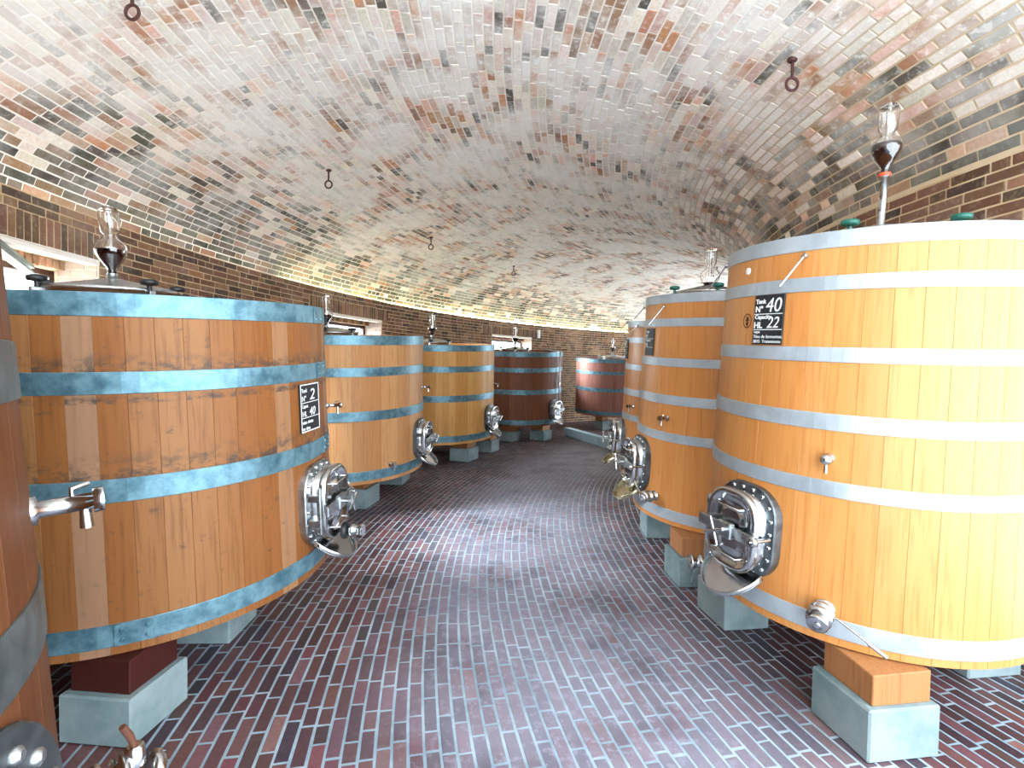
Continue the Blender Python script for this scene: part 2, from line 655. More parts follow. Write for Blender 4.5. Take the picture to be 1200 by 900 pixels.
def s_wall(p, s):
    q = pol(p, R_OUT, s)
    n = (Vector((CC[0], CC[1], s)) - q).normalized()
    return q, n


SOLD = 0.228


def wskip(a, b, s0, s1):
    segs = [(a, b)]
    for w0, w1 in WIN_PHI:
        if s1 > WIN_Z0 and s0 < WIN_Z1 + 0.012:
            x0, x1 = w0 - .05, w1 + .05
        elif s1 > WIN_Z1 and s0 < WIN_Z1 + SOLD + 0.005:
            x0, x1 = w0 - 1.6, w1 + 0.75
        else:
            continue
        n = []
        for p, q in segs:
            if q <= x0 or p >= x1:
                n.append((p, q))
            else:
                if p < x0:
                    n.append((p, x0))
                if q > x1:
                    n.append((x1, q))
        segs = n
    return segs


pitch = 0.070
rows = []
z = Z_LEDGE - pitch
while z > 0.01:
    rows.append((z, z + pitch - 0.012, R_OUT))
    z -= pitch
cells = brick_rows(None, rows, -22, 76, (0.235, 0.235, 0.235, 0.112), 0.012, wskip)
for w0, w1 in WIN_PHI:      # the upright soldier bricks over each window
    p = w0 - 1.5
    while p < w1 + 0.7:
        q = p + 0.053 / R_OUT * 180 / math.pi
        cells.append((p, q, WIN_Z1 + 0.014, WIN_Z1 + SOLD))
        p = q + 0.012 / R_OUT * 180 / math.pi
lay_bricks(wall_left, s_wall, cells, 0.004, MT['wall_brick'], PAL_WALL, 'wall')

# right (inner) wall
wall_right = structure(grid('wall_right', list(np.arange(-18, PH1 + .01, 0.5)), [0, 1.5, Z_IN], lambda p, z: pol(p, R_IN, z), MT['wall_mortar']))


def s_inner(p, s):
    q = pol(p, R_IN, s)
    n = (q - Vector((CC[0], CC[1], s))).normalized()
    return q, n


rows = []
z = Z_IN - pitch
while z > 0.02:
    rows.append((z, z + pitch - 0.012, R_IN))
    z -= pitch
cells = brick_rows(None, rows, -17, 46, (0.235, 0.235, 0.112), 0.012)
lay_bricks(wall_right, s_inner, cells, 0.004, MT['wall_brick'], PAL_WALL, 'inner')

# vaulted ceiling: half an ellipse across the aisle, swept round the centre
V_OUT, V_MID, V_HALF, V_RISE = 14.52, 11.11, 3.41, 1.33
ts = np.linspace(0, math.pi, 400)
pr = np.stack([V_MID + V_HALF * np.cos(ts), 2.86 + (Z_IN - 2.86) * ts / math.pi + V_RISE * np.sin(ts)], 1)
arc = np.concatenate([[0], np.cumsum(np.hypot(*np.diff(pr, axis=0).T))])


def vprof(s):
    t = float(np.interp(s, arc, ts))
    R, zz = float(np.interp(s, arc, pr[:, 0])), float(np.interp(s, arc, pr[:, 1]))
    nr, nz = -math.cos(t) / V_HALF, -math.sin(t) / V_RISE
    l = math.hypot(nr, nz)
    return R, zz, nr / l, nz / l


ceiling = structure(grid('ceiling', phis, list(np.interp(np.linspace(0, math.pi, 130), ts, arc)), lambda p, s: pol(p, *vprof(s)[:2]), MT['vault_mortar']))


def s_vault(p, s):
    R, zz, nr, nz = vprof(s)
    a = math.radians(p)
    return pol(p, R, zz), Vector((-nr * math.cos(a), nr * math.sin(a), nz))


pitch = 0.077
rows = [(s, s + pitch - 0.014, vprof(s)[0]) for s in np.arange(0.012, arc[-1] - .066, pitch)]
cells = brick_rows(None, rows, -21, 74, (0.238, 0.238, 0.238, 0.114), 0.012)
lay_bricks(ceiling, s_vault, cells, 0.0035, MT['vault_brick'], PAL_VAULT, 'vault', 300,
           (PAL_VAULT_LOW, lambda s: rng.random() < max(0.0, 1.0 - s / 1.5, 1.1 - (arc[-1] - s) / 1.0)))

# ledge on top of the outer wall, with the light strip lying on it
ledge = structure(grid('trim_1', phis, [R_OUT, V_OUT + .03], lambda p, r: pol(p, r, Z_LEDGE), MT['plaster']))
for p0, p1, key, lab in ((-26, 13, 'led_dim', 'dim light strip lying on the ledge above the large stained vat'),
                         (13.2, 80, 'led', 'glowing light strip lying on the ledge along the far part of the wall')):
    mb = MB()
    mb.tube([pol(p, 14.43, Z_LEDGE + .014) for p in np.arange(p0, p1, 1.5)], 0.013, 6)
    tag(mb.build('light_strip', MT[key]), lab, 'light strip')

# ------------------------------------------------------------------ windows
for k, (w0, w1) in enumerate(WIN_PHI):
    win = structure(empty('window_%d' % (k + 1), pol((w0 + w1) / 2, R_OUT, WIN_Z0)))
    inv = Matrix.Translation(-win.location)
    RO = 14.78
    mb = MB()          # reveal: jambs, sill and head through the thickness of the wall
    for p in (w0, w1):
        mb.add([pol(p, R_OUT, WIN_Z0), pol(p, RO, WIN_Z0), pol(p, RO, WIN_Z1), pol(p, R_OUT, WIN_Z1)], [(0, 1, 2, 3)], mat=inv)
    for zz in (WIN_Z0, WIN_Z1):
        mb.add([pol(w0, R_OUT, zz), pol(w1, R_OUT, zz), pol(w1, RO, zz), pol(w0, RO, zz)], [(0, 1, 2, 3)], mat=inv)
    mb.build('reveal', MT['reveal'], win)
    # whitened bricks of the jamb that faces the camera
    zc = WIN_Z0 + 0.01
    i = 0
    jm = s2l((122, 98, 82))
    while zc + 0.06 < WIN_Z1:
        xs = [R_OUT + .01, R_OUT + .245, RO - .1] if i % 2 == 0 else [R_OUT + .01, R_OUT + .125, R_OUT + .36, RO - .1]
        for a, b in zip(xs[:-1], xs[1:]):
            mb = MB()
            d = 0.006 / RO * 57.3
            mb.add([pol(w1 + .02, a, zc), pol(w1 + .02, b - .012, zc), pol(w1 + .02, b - .012, zc + .058), pol(w1 + .02, a, zc + .058),
                    pol(w1 - d, a + .003, zc + .003), pol(w1 - d, b - .015, zc + .003), pol(w1 - d, b - .015, zc + .055), pol(w1 - d, a + .003, zc + .055)],
                   [(4, 5, 6, 7), (0, 1, 5, 4), (1, 2, 6, 5), (2, 3, 7, 6), (3, 0, 4, 7)], mat=inv)
            o = mb.build('brick', MT['vault_brick'], win)
            ca = o.data.color_attributes.new('Col', 'FLOAT_COLOR', 'POINT')
            ca.data.foreach_set('color', list(jm + (1.0,)) * len(o.data.vertices))
        zc += 0.07
        i += 1
    # frame and glass
    zt = WIN_Z1 - 0.14
    mb = MB()
    fr = 0.05 / RO * 57.3

    def bar(pa, pb, za, zb, r0, r1):
        n = 5
        lo = []
        for q in range(n):
            p = pa + (pb - pa) * q / (n - 1)
            lo.append([pol(p, r0, za), pol(p, r1, za), pol(p, r1, zb), pol(p, r0, zb)])
        mb.loft(lo, mat=inv)
    bar(w0, w1, zt, zt + .05, RO - .08, RO)
    bar(w0, w1, WIN_Z0, WIN_Z0 + .04, RO - .08, RO)
    bar(w0, w0 + fr, WIN_Z0, zt, RO - .08, RO)
    bar(w1 - fr, w1, WIN_Z0, zt, RO - .08, RO)
    mb.build('window_frame', MT['frame'], win)
    mb = MB()
    bar(w0 + fr, w1 - fr, WIN_Z0 + .04, zt, RO - .045, RO - .040)
    mb.build('pane', MT['pane'], win)
    p = w0 + .02      # inner leaf of soldier bricks over the frame
    shp = unit_bricks(MT['wall_brick'], PAL_WALL, 'leaf')[:8]
    while p < w1 - .1:
        q = p + 0.053 / RO * 57.3
        c0, c1 = pol((p + q) / 2, RO - .13, zt + .05), pol((p + q) / 2, RO - .13, WIN_Z1)
        nn = (Vector((CC[0], CC[1], c0.z)) - c0).normalized()
        yy = Vector((0, 0, 1))
        xx = yy.cross(nn)
        mm = Matrix((xx * .053, yy * (c1 - c0).length, nn * .05)).transposed().to_4x4()
        mm.translation = (c0 + c1) / 2
        o = D.objects.new('brick', rng.choice(shp))
        COL.objects.link(o)
        o.parent = win
        o.matrix_parent_inverse = Matrix.Identity(4)
        o.matrix_world = inv @ mm
        o.matrix_basis = inv @ mm
        p = q + 0.012 / RO * 57.3
    mb = MB()
    bar(w0, w1, zt + .05, WIN_Z1, RO - .125, RO)
    mb.build('head_backing', MT['wall_mortar'], win)
    # pale strip along the foot of the soldier course
    mb = MB()
    bar(w0, w1, WIN_Z1 - .035, WIN_Z1 + .012, R_OUT - .008, R_OUT + .1)
    mb.build('lintel', MT['plaster'], win)
    if k == 0:
        def at(px, py, dep):
            v = _f * FPX + CX_ * (px - 600) - CY_ * (py - 450)
            return Vector((0, 0, EYE)) + v * (dep / FPX)
        a, b = at(31, 316, 4.1), at(-60, 248, 3.05)
        mb = MB()
        ax = (b - a).normalized()
        sd = ax.cross(Vector((0, 0, 1))).normalized()
        uu = sd.cross(ax)
        for o0, o1 in ((-.03, -.012), (.012, .035)):
            mb.loft([[tuple(c + uu * o0 - sd * .05), tuple(c + uu * o0 + sd * .02), tuple(c + uu * o1 + sd * .02), tuple(c + uu * o1 - sd * .05)] for c in (a, b)], mat=inv)
        mb.build('open_sash', MT['sash'], win)['label'] = 'grey green open sash edge tilting into the room'


# ------------------------------------------------------------------ vat parts
def surf_frame(sp, ang, z, out=0.0):
    """local frame on the vat's side: X to the right seen from outside, Y up the staves, Z outwards"""
    a = math.radians(ang)
    k = (sp['r1'] - sp['r0']) / sp['h']
    r = sp['r0'] + k * z
    n = Vector((math.cos(a), math.sin(a), -k)).normalized()
    x = Vector((-math.sin(a), math.cos(a), 0))
    y = n.cross(x).normalized()
    m = Matrix((x, y, n)).transposed().to_4x4()
    m.translation = Vector((r * math.cos(a), r * math.sin(a), z)) + n * out
    return m


def rrect(w, h, r, z, n=6):
    out = []
    for cx, cy, a0 in ((w / 2 - r, h / 2 - r, 0), (-w / 2 + r, h / 2 - r, 90), (-w / 2 + r, -h / 2 + r, 180), (w / 2 - r, -h / 2 + r, 270)):
        for i in range(n + 1):
            a = math.radians(a0 + 90 * i / n)
            out.append((cx + r * math.cos(a), cy + r * math.sin(a), z))
    return out


def staves(root, sp, N, material):
    s = sp
    th = 0.045
    for kind in range(1):
        mb = MB()
        half = math.pi / N
        loops = []
        for z, r in ((0, s['r0']), (s['h'], s['r1'])):
            lo = []
            for fa, dr in ((-.998, -.0016), (-.975, 0), (-.35, 0.0), (.35, 0.0), (.975, 0), (.998, -.0016)):
                a = half * fa
                lo.append(((r + dr) * math.cos(a), (r + dr) * math.sin(a), z))
            for a in (half * .998, -half * .998):
                lo.append(((r - th) * math.cos(a), (r - th) * math.sin(a), z))
            loops.append(lo)
        mb.loft(loops)
        o = mb.build('stave', material, root)
        me = o.data
    for i in range(1, N):
        c = o.copy()
        COL.objects.link(c)
        c.rotation_euler = (0, 0, 2 * math.pi * i / N)


def hoop(root, sp, z1, z0, material, th=0.005, seg=96):
    k = (sp['r1'] - sp['r0']) / sp['h']
    mb = MB()
    ra, rb = sp['r0'] + k * z0, sp['r0'] + k * z1
    prof = [(ra - .006, z0), (ra + th - .001, z0), (ra + th, z0 + .002), (rb + th, z1 - .002), (rb + th - .001, z1), (rb - .006, z1)]
    loops = [[(r * math.cos(2 * math.pi * i / seg), r * math.sin(2 * math.pi * i / seg), z) for i in range(seg)] for r, z in prof]
    mb.loft(loops, False, False)
    for i in range(len(mb.s)):
        mb.s[i] = False
    return mb.build('hoop', material, root)


def hoop_joint(par, sp, z1, z0, ang, material):
    zc = (z0 + z1) / 2
    m = surf_frame(sp, ang, zc, 0.005)
    mb = MB()
    hh = (z1 - z0) / 2
    mb.box((-.07, -hh + .002, 0), (.07, hh - .002, .004), m)
    for x in (-.045, .045):
        for y in (-hh * .45, hh * .45):
            mb.lathe([(.009, 0.003), (.009, .007), (.005, .010)], 8, m @ Matrix.Translation((x, y, 0)))
    mb.build('hoop_joint', material, par)


def heads(root, sp, material):
    for name, z, in (('top_head', sp['h'] - .05), ('bottom_head', .05)):
        k = (sp['r1'] - sp['r0']) / sp['h']
        r = sp['r0'] + k * z - .04
        mb = MB()
        mb.lathe([(r, z - .015), (r, z + .015)], 48, smooth=False)
        mb.build(name, material, root)


def lid(root, sp, off, knobs, knob_mat, R=.33, up=.025):
    h = sp['h']
    mb = MB()
    T = Matrix.Translation((off[0], off[1], h - .035 + up))
    mb.lathe([(R * .96, 0), (R * .96, .03), (R, .03), (R, .048), (R * .93, .052), (R * .6, .075), (R * .2, .1), (.05, .104)], 40, T)
    o = mb.build('lid', MT['brushed'], root)
    for a in knobs:
        x, y = R * 1.03 * math.cos(math.radians(a)), R * 1.03 * math.sin(math.radians(a))
        kb = MB()
        K = T @ Matrix.Translation((x, y, 0))
        kb.tube([(0, 0, 0), (0, 0, .075)], .011, 8, K)
        kb.lathe([(.012, .06), (.038, .064), (.042, .075), (.040, .088), (.02, .094)], 12, K)
        kb.build('clamp_knob', knob_mat, o)
        kc = MB()
        kc.box((-.03, -.015, 0), (.03, .015, .035), K @ Matrix.Rotation(math.radians(a), 4, 'Z'), .004)
        kc.build('clamp_bracket', MT['brushed'], o)
    return o


def airlock(root, sp, off, stem, s=1.0, ring=None, base=0.06, fill=.45):
    """steel stem, glass bulb half full of wine, glass chimney"""
    h = sp['h'] + base - .03
    T = Matrix.Translation((off[0], off[1], h))
    mb = MB()
    mb.lathe([(.055 * s, 0), (.055 * s, .008), (.022 * s, .03), (.022 * s, stem), (.03 * s, stem), (.03 * s, stem + .03 * s)], 16, T)
    o = mb.build('airlock', MT['brushed'], root)
    z = stem + .03 * s
    if ring:
        rb = MB()
        rb.lathe([(.034 * s, z - .022 * s), (.038 * s, z - .011 * s), (.034 * s, z)], 16, T)
        rb.build('seal_ring', ring, o)
    prof = [(.022, 0), (.028, .03), (.056, .075), (.084, .12), (.094, .155), (.088, .185), (.062, .215), (.040, .232)]
    outer = [(r * s, z + q * s) for r, q in prof]
    upper = [(.036 * s, z + .25 * s), (.052 * s, z + .27 * s), (.058 * s, z + .33 * s), (.058 * s, z + .40 * s), (.045 * s, z + .425 * s)]
    full = outer + upper
    inner = [(r - .003 * s, q) for r, q in reversed(full)]
    g = MB()
    seg = 20
    loops = [[(r * math.cos(2 * math.pi * i / seg), r * math.sin(2 * math.pi * i / seg), q) for i in range(seg)] for r, q in full + inner]
    loops.append(loops[0])
    g.loft(loops, False, False, True, T)
    g.build('glass_bulb', MT['glass'], o)
    t = MB()
    t.tube([(0, 0, z + .15 * s), (0, 0, z + .44 * s)], .014 * s, 10, T)
    t.build('glass_tube', MT['glass'], o)
    w = MB()
    wp = []
    top = .12 + .06 * fill
    for r, q in prof:
        if q <= top:
            wp.append(((r - .006) * s, z + (q + .004) * s))
    wp.append((.080 * s, z + (top + .006) * s))
    w.lathe(wp, 20, T)
    w.build('wine', MT['wine'], o)
    return o


def tap(root, sp, ang, z, L=.13, r=.016, lever=True, ball=False, turn=0.0):
    m = surf_frame(sp, ang, z)
    mb = MB()
    mb.lathe([(r * 1.7, -.005), (r * 1.7, .008), (r, .012), (r, L - .02), (r * 1.5, L - .02), (r * 1.5, L)], 14, m)
    o = mb.build('sample_tap', MT['steel'], root)
    if ball:
        b = MB()
        R = r * 1.75
        b.lathe([(R * math.sin(math.pi * i / 10) + .001, L - R * math.cos(math.pi * i / 10)) for i in range(11)], 16, m)
        b.build('knob', MT['steel'], o)
        b = MB()
        b.lathe([(r * .45, 0), (r * .6, .045)], 8, m @ Matrix.Translation((0, -r * 1.2, L * .9)) @ Matrix.Rotation(math.pi / 2, 4, 'X'))
        b.build('spout', MT['steel'], o)
    else:
        b = MB()
        b.lathe([(r * .55, 0), (r * .7, .05)], 8, m @ Matrix.Translation((0, -r * .5, L * .72)) @ Matrix.Rotation(math.pi / 2, 4, 'X'))
        b.build('spout', MT['steel'], o)
    if lever:
        b = MB()
        b.tube([(0, r * .8, L * .55), (0, r * 1.8, L * .55), (.02, r * 2.0, L * .8)], r * .3, 6, m)
        b.build('lever', MT['steel'], o)
    return o


def drain_valve(root, sp, ang, z, s=1.0, lever_len=.2, down=True, rot=0.0, black=False):
    m = surf_frame(sp, ang, z)
    mb = MB()
    mb.lathe([(.045 * s, -.005), (.045 * s, .012), (.03 * s, .016), (.03 * s, .05), (.052 * s, .05), (.052 * s, .066), (.036 * s, .07), (.036 * s, .10), (.052 * s, .104), (.052 * s, .122), (.03 * s, .124)], 20, m)
    o = mb.build('drain_valve', MT['steel'], root)
    b = MB()
    q = m @ Matrix.Translation((0, -.012 * s, .13 * s)) @ Matrix.Rotation(math.radians(20), 4, 'X')
    b.lathe([(.03 * s, -.01), (.043 * s, -.005), (.043 * s, .018), (.036 * s, .02), (.016 * s, .02), (.013 * s, .026)], 20, q)
    b.build('end_cap', MT['steel'], o)
    b = MB()
    R = Matrix.Rotation(math.radians(rot), 4, 'Z')
    b.tube([(.02 * s, .02 * s, .085), (.06, .03, .09), (lever_len, .0, .10)], [.005 * s, .005 * s, .006 * s], 8, m @ R)
    b.build('lever', MT['black'] if black else MT['steel'], o)
    if lever_len > .15:
        b = MB()
        b.tube([(lever_len * .72, .01, .0975), (lever_len, .0, .10)], .009 * s, 8, m @ R)
        b.build('grip', MT['brushed'], o)
    return o


def manway(root, sp, ang, z, w=.40, h=.44, spout=True, wheel=False, bolts=18, door_open=0.0, spm=None, fm=None):
    m = surf_frame(sp, ang, z)
    mb = MB()
    r = .15
    mb.loft([rrect(w, h, r, -.03), rrect(w, h, r, .016), rrect(w - .012, h - .012, r - .006, .022), rrect(w - .10, h - .10, r - .05, .022)], True, True, False, m)
    o = mb.build('manway', fm or MT['flange'], root)
    # bolts round the flange
    per = rrect(w - .05, h - .05, r - .025, .022, 8)
    b = MB()
    P = [Vector(p) for p in per]
    seg = [(P[i], P[(i + 1) % len(P)]) for i in range(len(P))]
    tot = sum((q - p).length for p, q in seg)
    for i in range(bolts):
        d = tot * i / bolts
        for p, q in seg:
            l = (q - p).length
            if d <= l:
                c = p.lerp(q, d / max(l, 1e-9))
                b = MB()
                b.lathe([(.011, 0), (.011, .006), (.006, .010)], 8, m @ Matrix.Translation(c))
                b.build('bolt', MT['steel'], o)
                break
            d -= l
    # neck
    wn, hn, rn = w - .085, h - .085, .115
    b = MB()
    b.loft([rrect(wn, hn, rn, .02), rrect(wn, hn, rn, .085), rrect(wn - .02, hn - .02, rn - .01, .085), rrect(wn - .02, hn - .02, rn - .01, .02)], False, False, True, m)
    b.build('neck', MT['steel'], o)
    # domed door with a raised rim and a pressed middle panel
    q = m @ Matrix.Translation((0, 0, .088))
    if door_open:
        q = m @ Matrix.Translation((-wn / 2, 0, .088)) @ Matrix.Rotation(math.radians(-door_open), 4, 'Y') @ Matrix.Translation((wn / 2, 0, 0))
    b = MB()
    W, H, RR = wn + .03, hn + .03, rn + .012
    b.loft([rrect(W, H, RR, 0), rrect(W, H, RR, .022), rrect(W - .02, H - .02, RR - .01, .032), rrect(W - .06, H - .06, RR - .03, .030),
            rrect(W - .085, H - .085, RR - .042, .012), rrect(W - .16, H - .16, RR - .07, .010), rrect(W - .22, H - .22, .03, .020)], True, True, True, q)
    d = b.build('door', MT['steel'], o)
    # clamp yoke across the door
    b = MB()
    b.box((-W / 2 - .03, -.028, .04), (W / 2 + .02, .028, .058), q, .004)
    b.box((-.05, -.04, .036), (.05, .04, .066), q, .006)
    b.build('clamp_bar', MT['brushed'], o)
    b = MB()
    b.tube([(0, 0, .05), (0, 0, .13)], .012, 10, q)
    for k in (0, 90):
        c, s_ = math.cos(math.radians(k + 25)), math.sin(math.radians(k + 25))
        b.tube([(-.07 * c, -.07 * s_, .125), (.07 * c, .07 * s_, .125)], .008, 8, q)
    b.build('hand_screw', MT['steel'], o)
    # loop handles
    for y in (H * .3, -H * .3):
        b = MB()
        b.tube([(-.09, y, .02), (-.09, y, .06), (.09, y, .06), (.09, y, .02)], .007, 8, q)
        b.build('door_handle', MT['steel'], o)
    # hinge on the left, swing bolt on the right
    b = MB()
    for y in (-.07, .07):
        b.box((-wn / 2 - .04, y - .02, .03), (-wn / 2 + .005, y + .02, .10), m, .004)
    b.tube([(-wn / 2 - .03, -.13, .095), (-wn / 2 - .03, .13, .095)], .009, 8, m)
    b.build('hinge', MT['brushed'], o)
    b = MB()
    b.tube([(wn / 2 + .025, 0, .03), (wn / 2 + .025, 0, .16)], .009, 8, m)
    b.lathe([(.02, .12), (.026, .125), (.026, .145), (.015, .15)], 10, m @ Matrix.Translation((wn / 2 + .025, 0, 0)))
    b.build('swing_bolt', MT['steel'], o)
    if spout:
        # half-round drip plate below the door
        b = MB()
        n = 16
        pts = []
        for i in range(n + 1):
            a = math.pi * i / n
            pts.append((.17 * math.cos(a), .20 * math.sin(a)))
        top = [(x, 0.0, y) for x, y in pts]
        P = m @ Matrix.Translation((0, -hn / 2 - .01, .04)) @ Matrix.Rotation(math.radians(38), 4, 'X')
        lo = [[(x, .0, y) for x, y in pts], [(x, .006, y) for x, y in pts]]
        b.loft(lo, True, True, False, P)
        b.loft([[(x * .99, .0, y * .99) for x, y in pts], [(x * 1.01, .03, y * 1.01) for x, y in pts], [(x * .98, .03, y * .98) for x, y in pts], [(x * .96, .0, y * .96) for x, y in pts]], False, False, True, P)
        b.build('drip_plate', spm or MT['steel'], o)
    if wheel:
        b = MB()
        c = m @ Matrix.Translation((.02, -h / 2 + .05, .15))
        b.tube([(0, 0, -.08), (0, 0, .05)], .014, 10, c)
        b.lathe([(.02, -.02), (.045, -.015), (.052, .0), (.045, .015), (.02, .02)], 14, c)
        b.build('hand_wheel', MT['black'], o)
        b = MB()
        b.lathe([(.026, 0), (.038, .002), (.038, .03), (.03, .034), (.03, .07), (.036, .072), (.036, .085)], 14, c @ Matrix.Translation((0, 0, .025)))
        b.build('outlet', MT['steel'], o)
    return o


def text_mesh(body, size, mat4, shear=0.0, bold=0.0):
    cu = D.curves.new('lettering', 'FONT')
    cu.body = body
    cu.size = size
    cu.shear = shear
    cu.offset = bold
    cu.extrude = 0.0006
    cu.resolution_u = 3
    ob = D.objects.new('lettering', cu)
    COL.objects.link(ob)
    bpy.context.view_layer.update()
    me = D.meshes.new_from_object(ob.evaluated_get(bpy.context.evaluated_depsgraph_get()))
    D.objects.remove(ob)
    D.curves.remove(cu)
    me.transform(mat4)
    return me


def put_text(par, body, size, m, x, y, mat, shear=0.0, sx=1.0, bold=0.0):
    me = text_mesh(body, size, m @ Matrix.Translation((x, y, 0)) @ Matrix.Diagonal((sx, 1, 1, 1)), shear, bold)
    me.materials.clear()
    me.materials.append(mat)
    o = D.objects.new('lettering', me)
    COL.objects.link(o)
    o.parent = par
    return o


def plaque(root, sp, ang, z, w, h, texts, border=False, z_out=.004):
    m = surf_frame(sp, ang, z, z_out)
    mb = MB()
    mb.box((-w / 2, -h / 2, -.006), (w / 2, h / 2, .004), m, .001)
    o = mb.build('plaque', MT['board'], root)
    q = m @ Matrix.Translation((0, 0, .0048))
    for t in texts:
        body, size, x, y = t[:4]
        put_text(o, body, size, q, x * w, y * h, MT['chalk'], *(t[4:] if len(t) > 4 else ()))
    ln = MB()
    for y in (.5 - .385, .5 - .70):
        ln.box((-w / 2 + .002, y * h - .0018, 0), (w / 2 - .002, y * h + .0018, .0008), q)
    if border:
        t = .006
        for a, b in (((-w / 2, -h / 2), (w / 2, -h / 2 + t)), ((-w / 2, h / 2 - t), (w / 2, h / 2)), ((-w / 2, -h / 2), (-w / 2 + t, h / 2)), ((w / 2 - t, -h / 2), (w / 2, h / 2))):
            ln.box((a[0], a[1], 0), (b[0], b[1], .001), q)
    ln.build('ruled_line', MT['chalk'], o)
    return o


def rod(root, sp, ang, z, lean=25, L=.16, side=-1):
    m = surf_frame(sp, ang, z)
    mb = MB()
    mb.lathe([(.012, -.01), (.012, .02), (.008, .024)], 10, m)
    a = math.radians(lean)
    mb.tube([(0, 0, .016), (side * L * .45 * math.sin(a) * 2, -L * math.cos(a), .10)], .005, 8, m)
    return mb.build('thermometer_rod', MT['steel'], root)


def make_vat(key, label, wood, hoopm, N, nh):
    sp = VAT[key]
    root = empty('wine_vat', (sp['c'][0], sp['c'][1], ZB), (sp['tilt'][0], sp['tilt'][1], 0))
    tag(root, label, 'vat', 'wooden wine vats along the curved cellar')
    staves(root, sp, N, wood)
    heads(root, sp, wood)
    hs = []
    for i in range(nh):
        hs.append(hoop(root, sp, sp['lv'][2 * i], sp['lv'][2 * i + 1], hoopm))
    return root, sp, hs


# ---- L2: the big stained vat on the left
root, sp, hs = make_vat('L2', 'large stained timber vat in the left front with blue-grey hoops and small black plaque', MT['wood_old'], MT['hoop_blue'], 58, 4)
for i, a in enumerate((4.5, 5.5, 9, -60)):
    hoop_joint(hs[i], sp, sp['lv'][2 * i], sp['lv'][2 * i + 1], a, MT['hoop_blue'])
lid(root, sp, (-.10, -.10), (245, 190, 335, 60, 120), MT['black'], .32, .055)
airlock(root, sp, (-.10, -.10), .03, .82, None, .13, .5)
manway(root, sp, -2, .40, .40, .47, True, True, fm=MT['brushed'])
tap(root, sp, 19, .91, .09, .012)
tap(root, sp, 24, .36, .12, .022, True)
plaque(root, sp, -5.5, .958, .205, .265, [('Tank', .03, -.44, .33), ('N\u00b0', .042, -.44, .15), ('2', .088, -.02, .16, .2, 1.3), ('Capac.', .028, -.46, .01), ('HL', .042, -.44, -.17), ('40', .066, -.06, -.17, .2),
                                          ('vino tinto', .03, -.44, -.33), ('en tina', .03, -.44, -.46)], True)
# ---- L1: the dark vat cut by the left edge
root, sp, hs = make_vat('L1', 'brown timber vat cut off by the left edge, wide dull grey hoops', MT['wood_dim'], MT['hoop_dark'], 58, 4)
tap(root, sp, 42, .853, .125, .019, True)
m = surf_frame(sp, 20, .325)
b = MB()
b.loft([rrect(.44, .50, .2, -.04), rrect(.44, .50, .2, .008), rrect(.428, .488, .194, .014), rrect(.30, .36, .13, .014)], True, True, False, m)
fl = b.build('manway', MT['flange_dark'], root)
fl['label'] = 'dark steel manway flange at the bottom left corner'
for i in range(16):
    t_ = 2 * math.pi * i / 16
    b = MB()
    b.lathe([(.016, 0), (.016, .008), (.009, .014)], 10, m @ Matrix.Translation((.178 * math.cos(t_), .208 * math.sin(t_), .014)))
    b.build('bolt', MT['brushed'], fl)
drain_valve(root, sp, 43, .14, 1.25, .0, True)
b = MB()
fm = surf_frame(sp, 43, .14)
b.lathe([(.022, .03), (.022, .075), (.016, .08)], 12, fm @ Matrix.Translation((0, 0, .135)) @ Matrix.Rotation(-math.pi / 2, 4, 'X'))
b.build('valve_stub', MT['steel'], root)
b = MB()
b.tube([(0, .075, .135), (-.005, .11, .128), (-.012, .145, .115)], [.007, .009, .008], 10, fm)
b.build('handle', MT['handle'], root)['label'] = 'brown valve handle sticking up'
# ---- L3 .. L6
root, sp, hs = make_vat('L3', 'tan timber vat behind the large stained vat, second in the left row', MT['wood_tan'], MT['hoop_blue'], 58, 4)
lid(root, sp, (-.08, 0), (270, 180, 330, 60), MT['black'], .30)
airlock(root, sp, (-.16, 0), .03, .85, None, .08)
manway(root, sp, -6, .36, .40, .46, True, False, 12)
tap(root, sp, 2, .95, .10, .014)
drain_valve(root, sp, 8, .06, 1.0, .14, True, 200)
tap(root, sp, -40, .17, .09, .016)
root, sp, hs = make_vat('L4', 'honey timber vat standing next to the dark brown vat, third in the left row', MT['wood_honey'], MT['hoop_blue'], 58, 4)
lid(root, sp, (-.08, 0), (270, 180, 330, 60), MT['black'], .32)
airlock(root, sp, (-.1, 0), .06, .9, None, .08)
manway(root, sp, -19, .36, .40, .46, True, False, 10)
tap(root, sp, -2, .92, .10, .014)
drain_valve(root, sp, -8, .06, 1.0, .14, True, 200)
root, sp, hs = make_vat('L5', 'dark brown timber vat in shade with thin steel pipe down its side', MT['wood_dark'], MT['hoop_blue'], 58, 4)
lid(root, sp, (-.1, 0), (270, 180, 330, 60), MT['black'], .32)
airlock(root, sp, (-.1, 0), .08, .9, None, .08)
manway(root, sp, -38, .34, .40, .46, True, False, 10)
tap(root, sp, -33, .92, .08, .014)
b = MB()
k_ = Matrix.Rotation(math.radians(-32), 4, 'Z')
rr_ = sp['r1'] + .05
b.tube([(rr_ - .4, 0, sp['h'] + .05), (rr_, 0, sp['h'] + .02), (rr_, 0, .9), (rr_, 0, .12), (rr_ - .15, 0, -.02)], .016, 8, k_)
b.build('steel_pipe', MT['brushed'], root)
root, sp, hs = make_vat('L6', 'farthest timber vat, glare on its staves, above the pale blue kerb', MT['wood_plum'], MT['hoop_blue'], 58, 4)
lid(root, sp, (.05, 0), (270, 180, 330, 60), MT['steel'], .36)
airlock(root, sp, (.05, 0), .06, .9, None, .1)
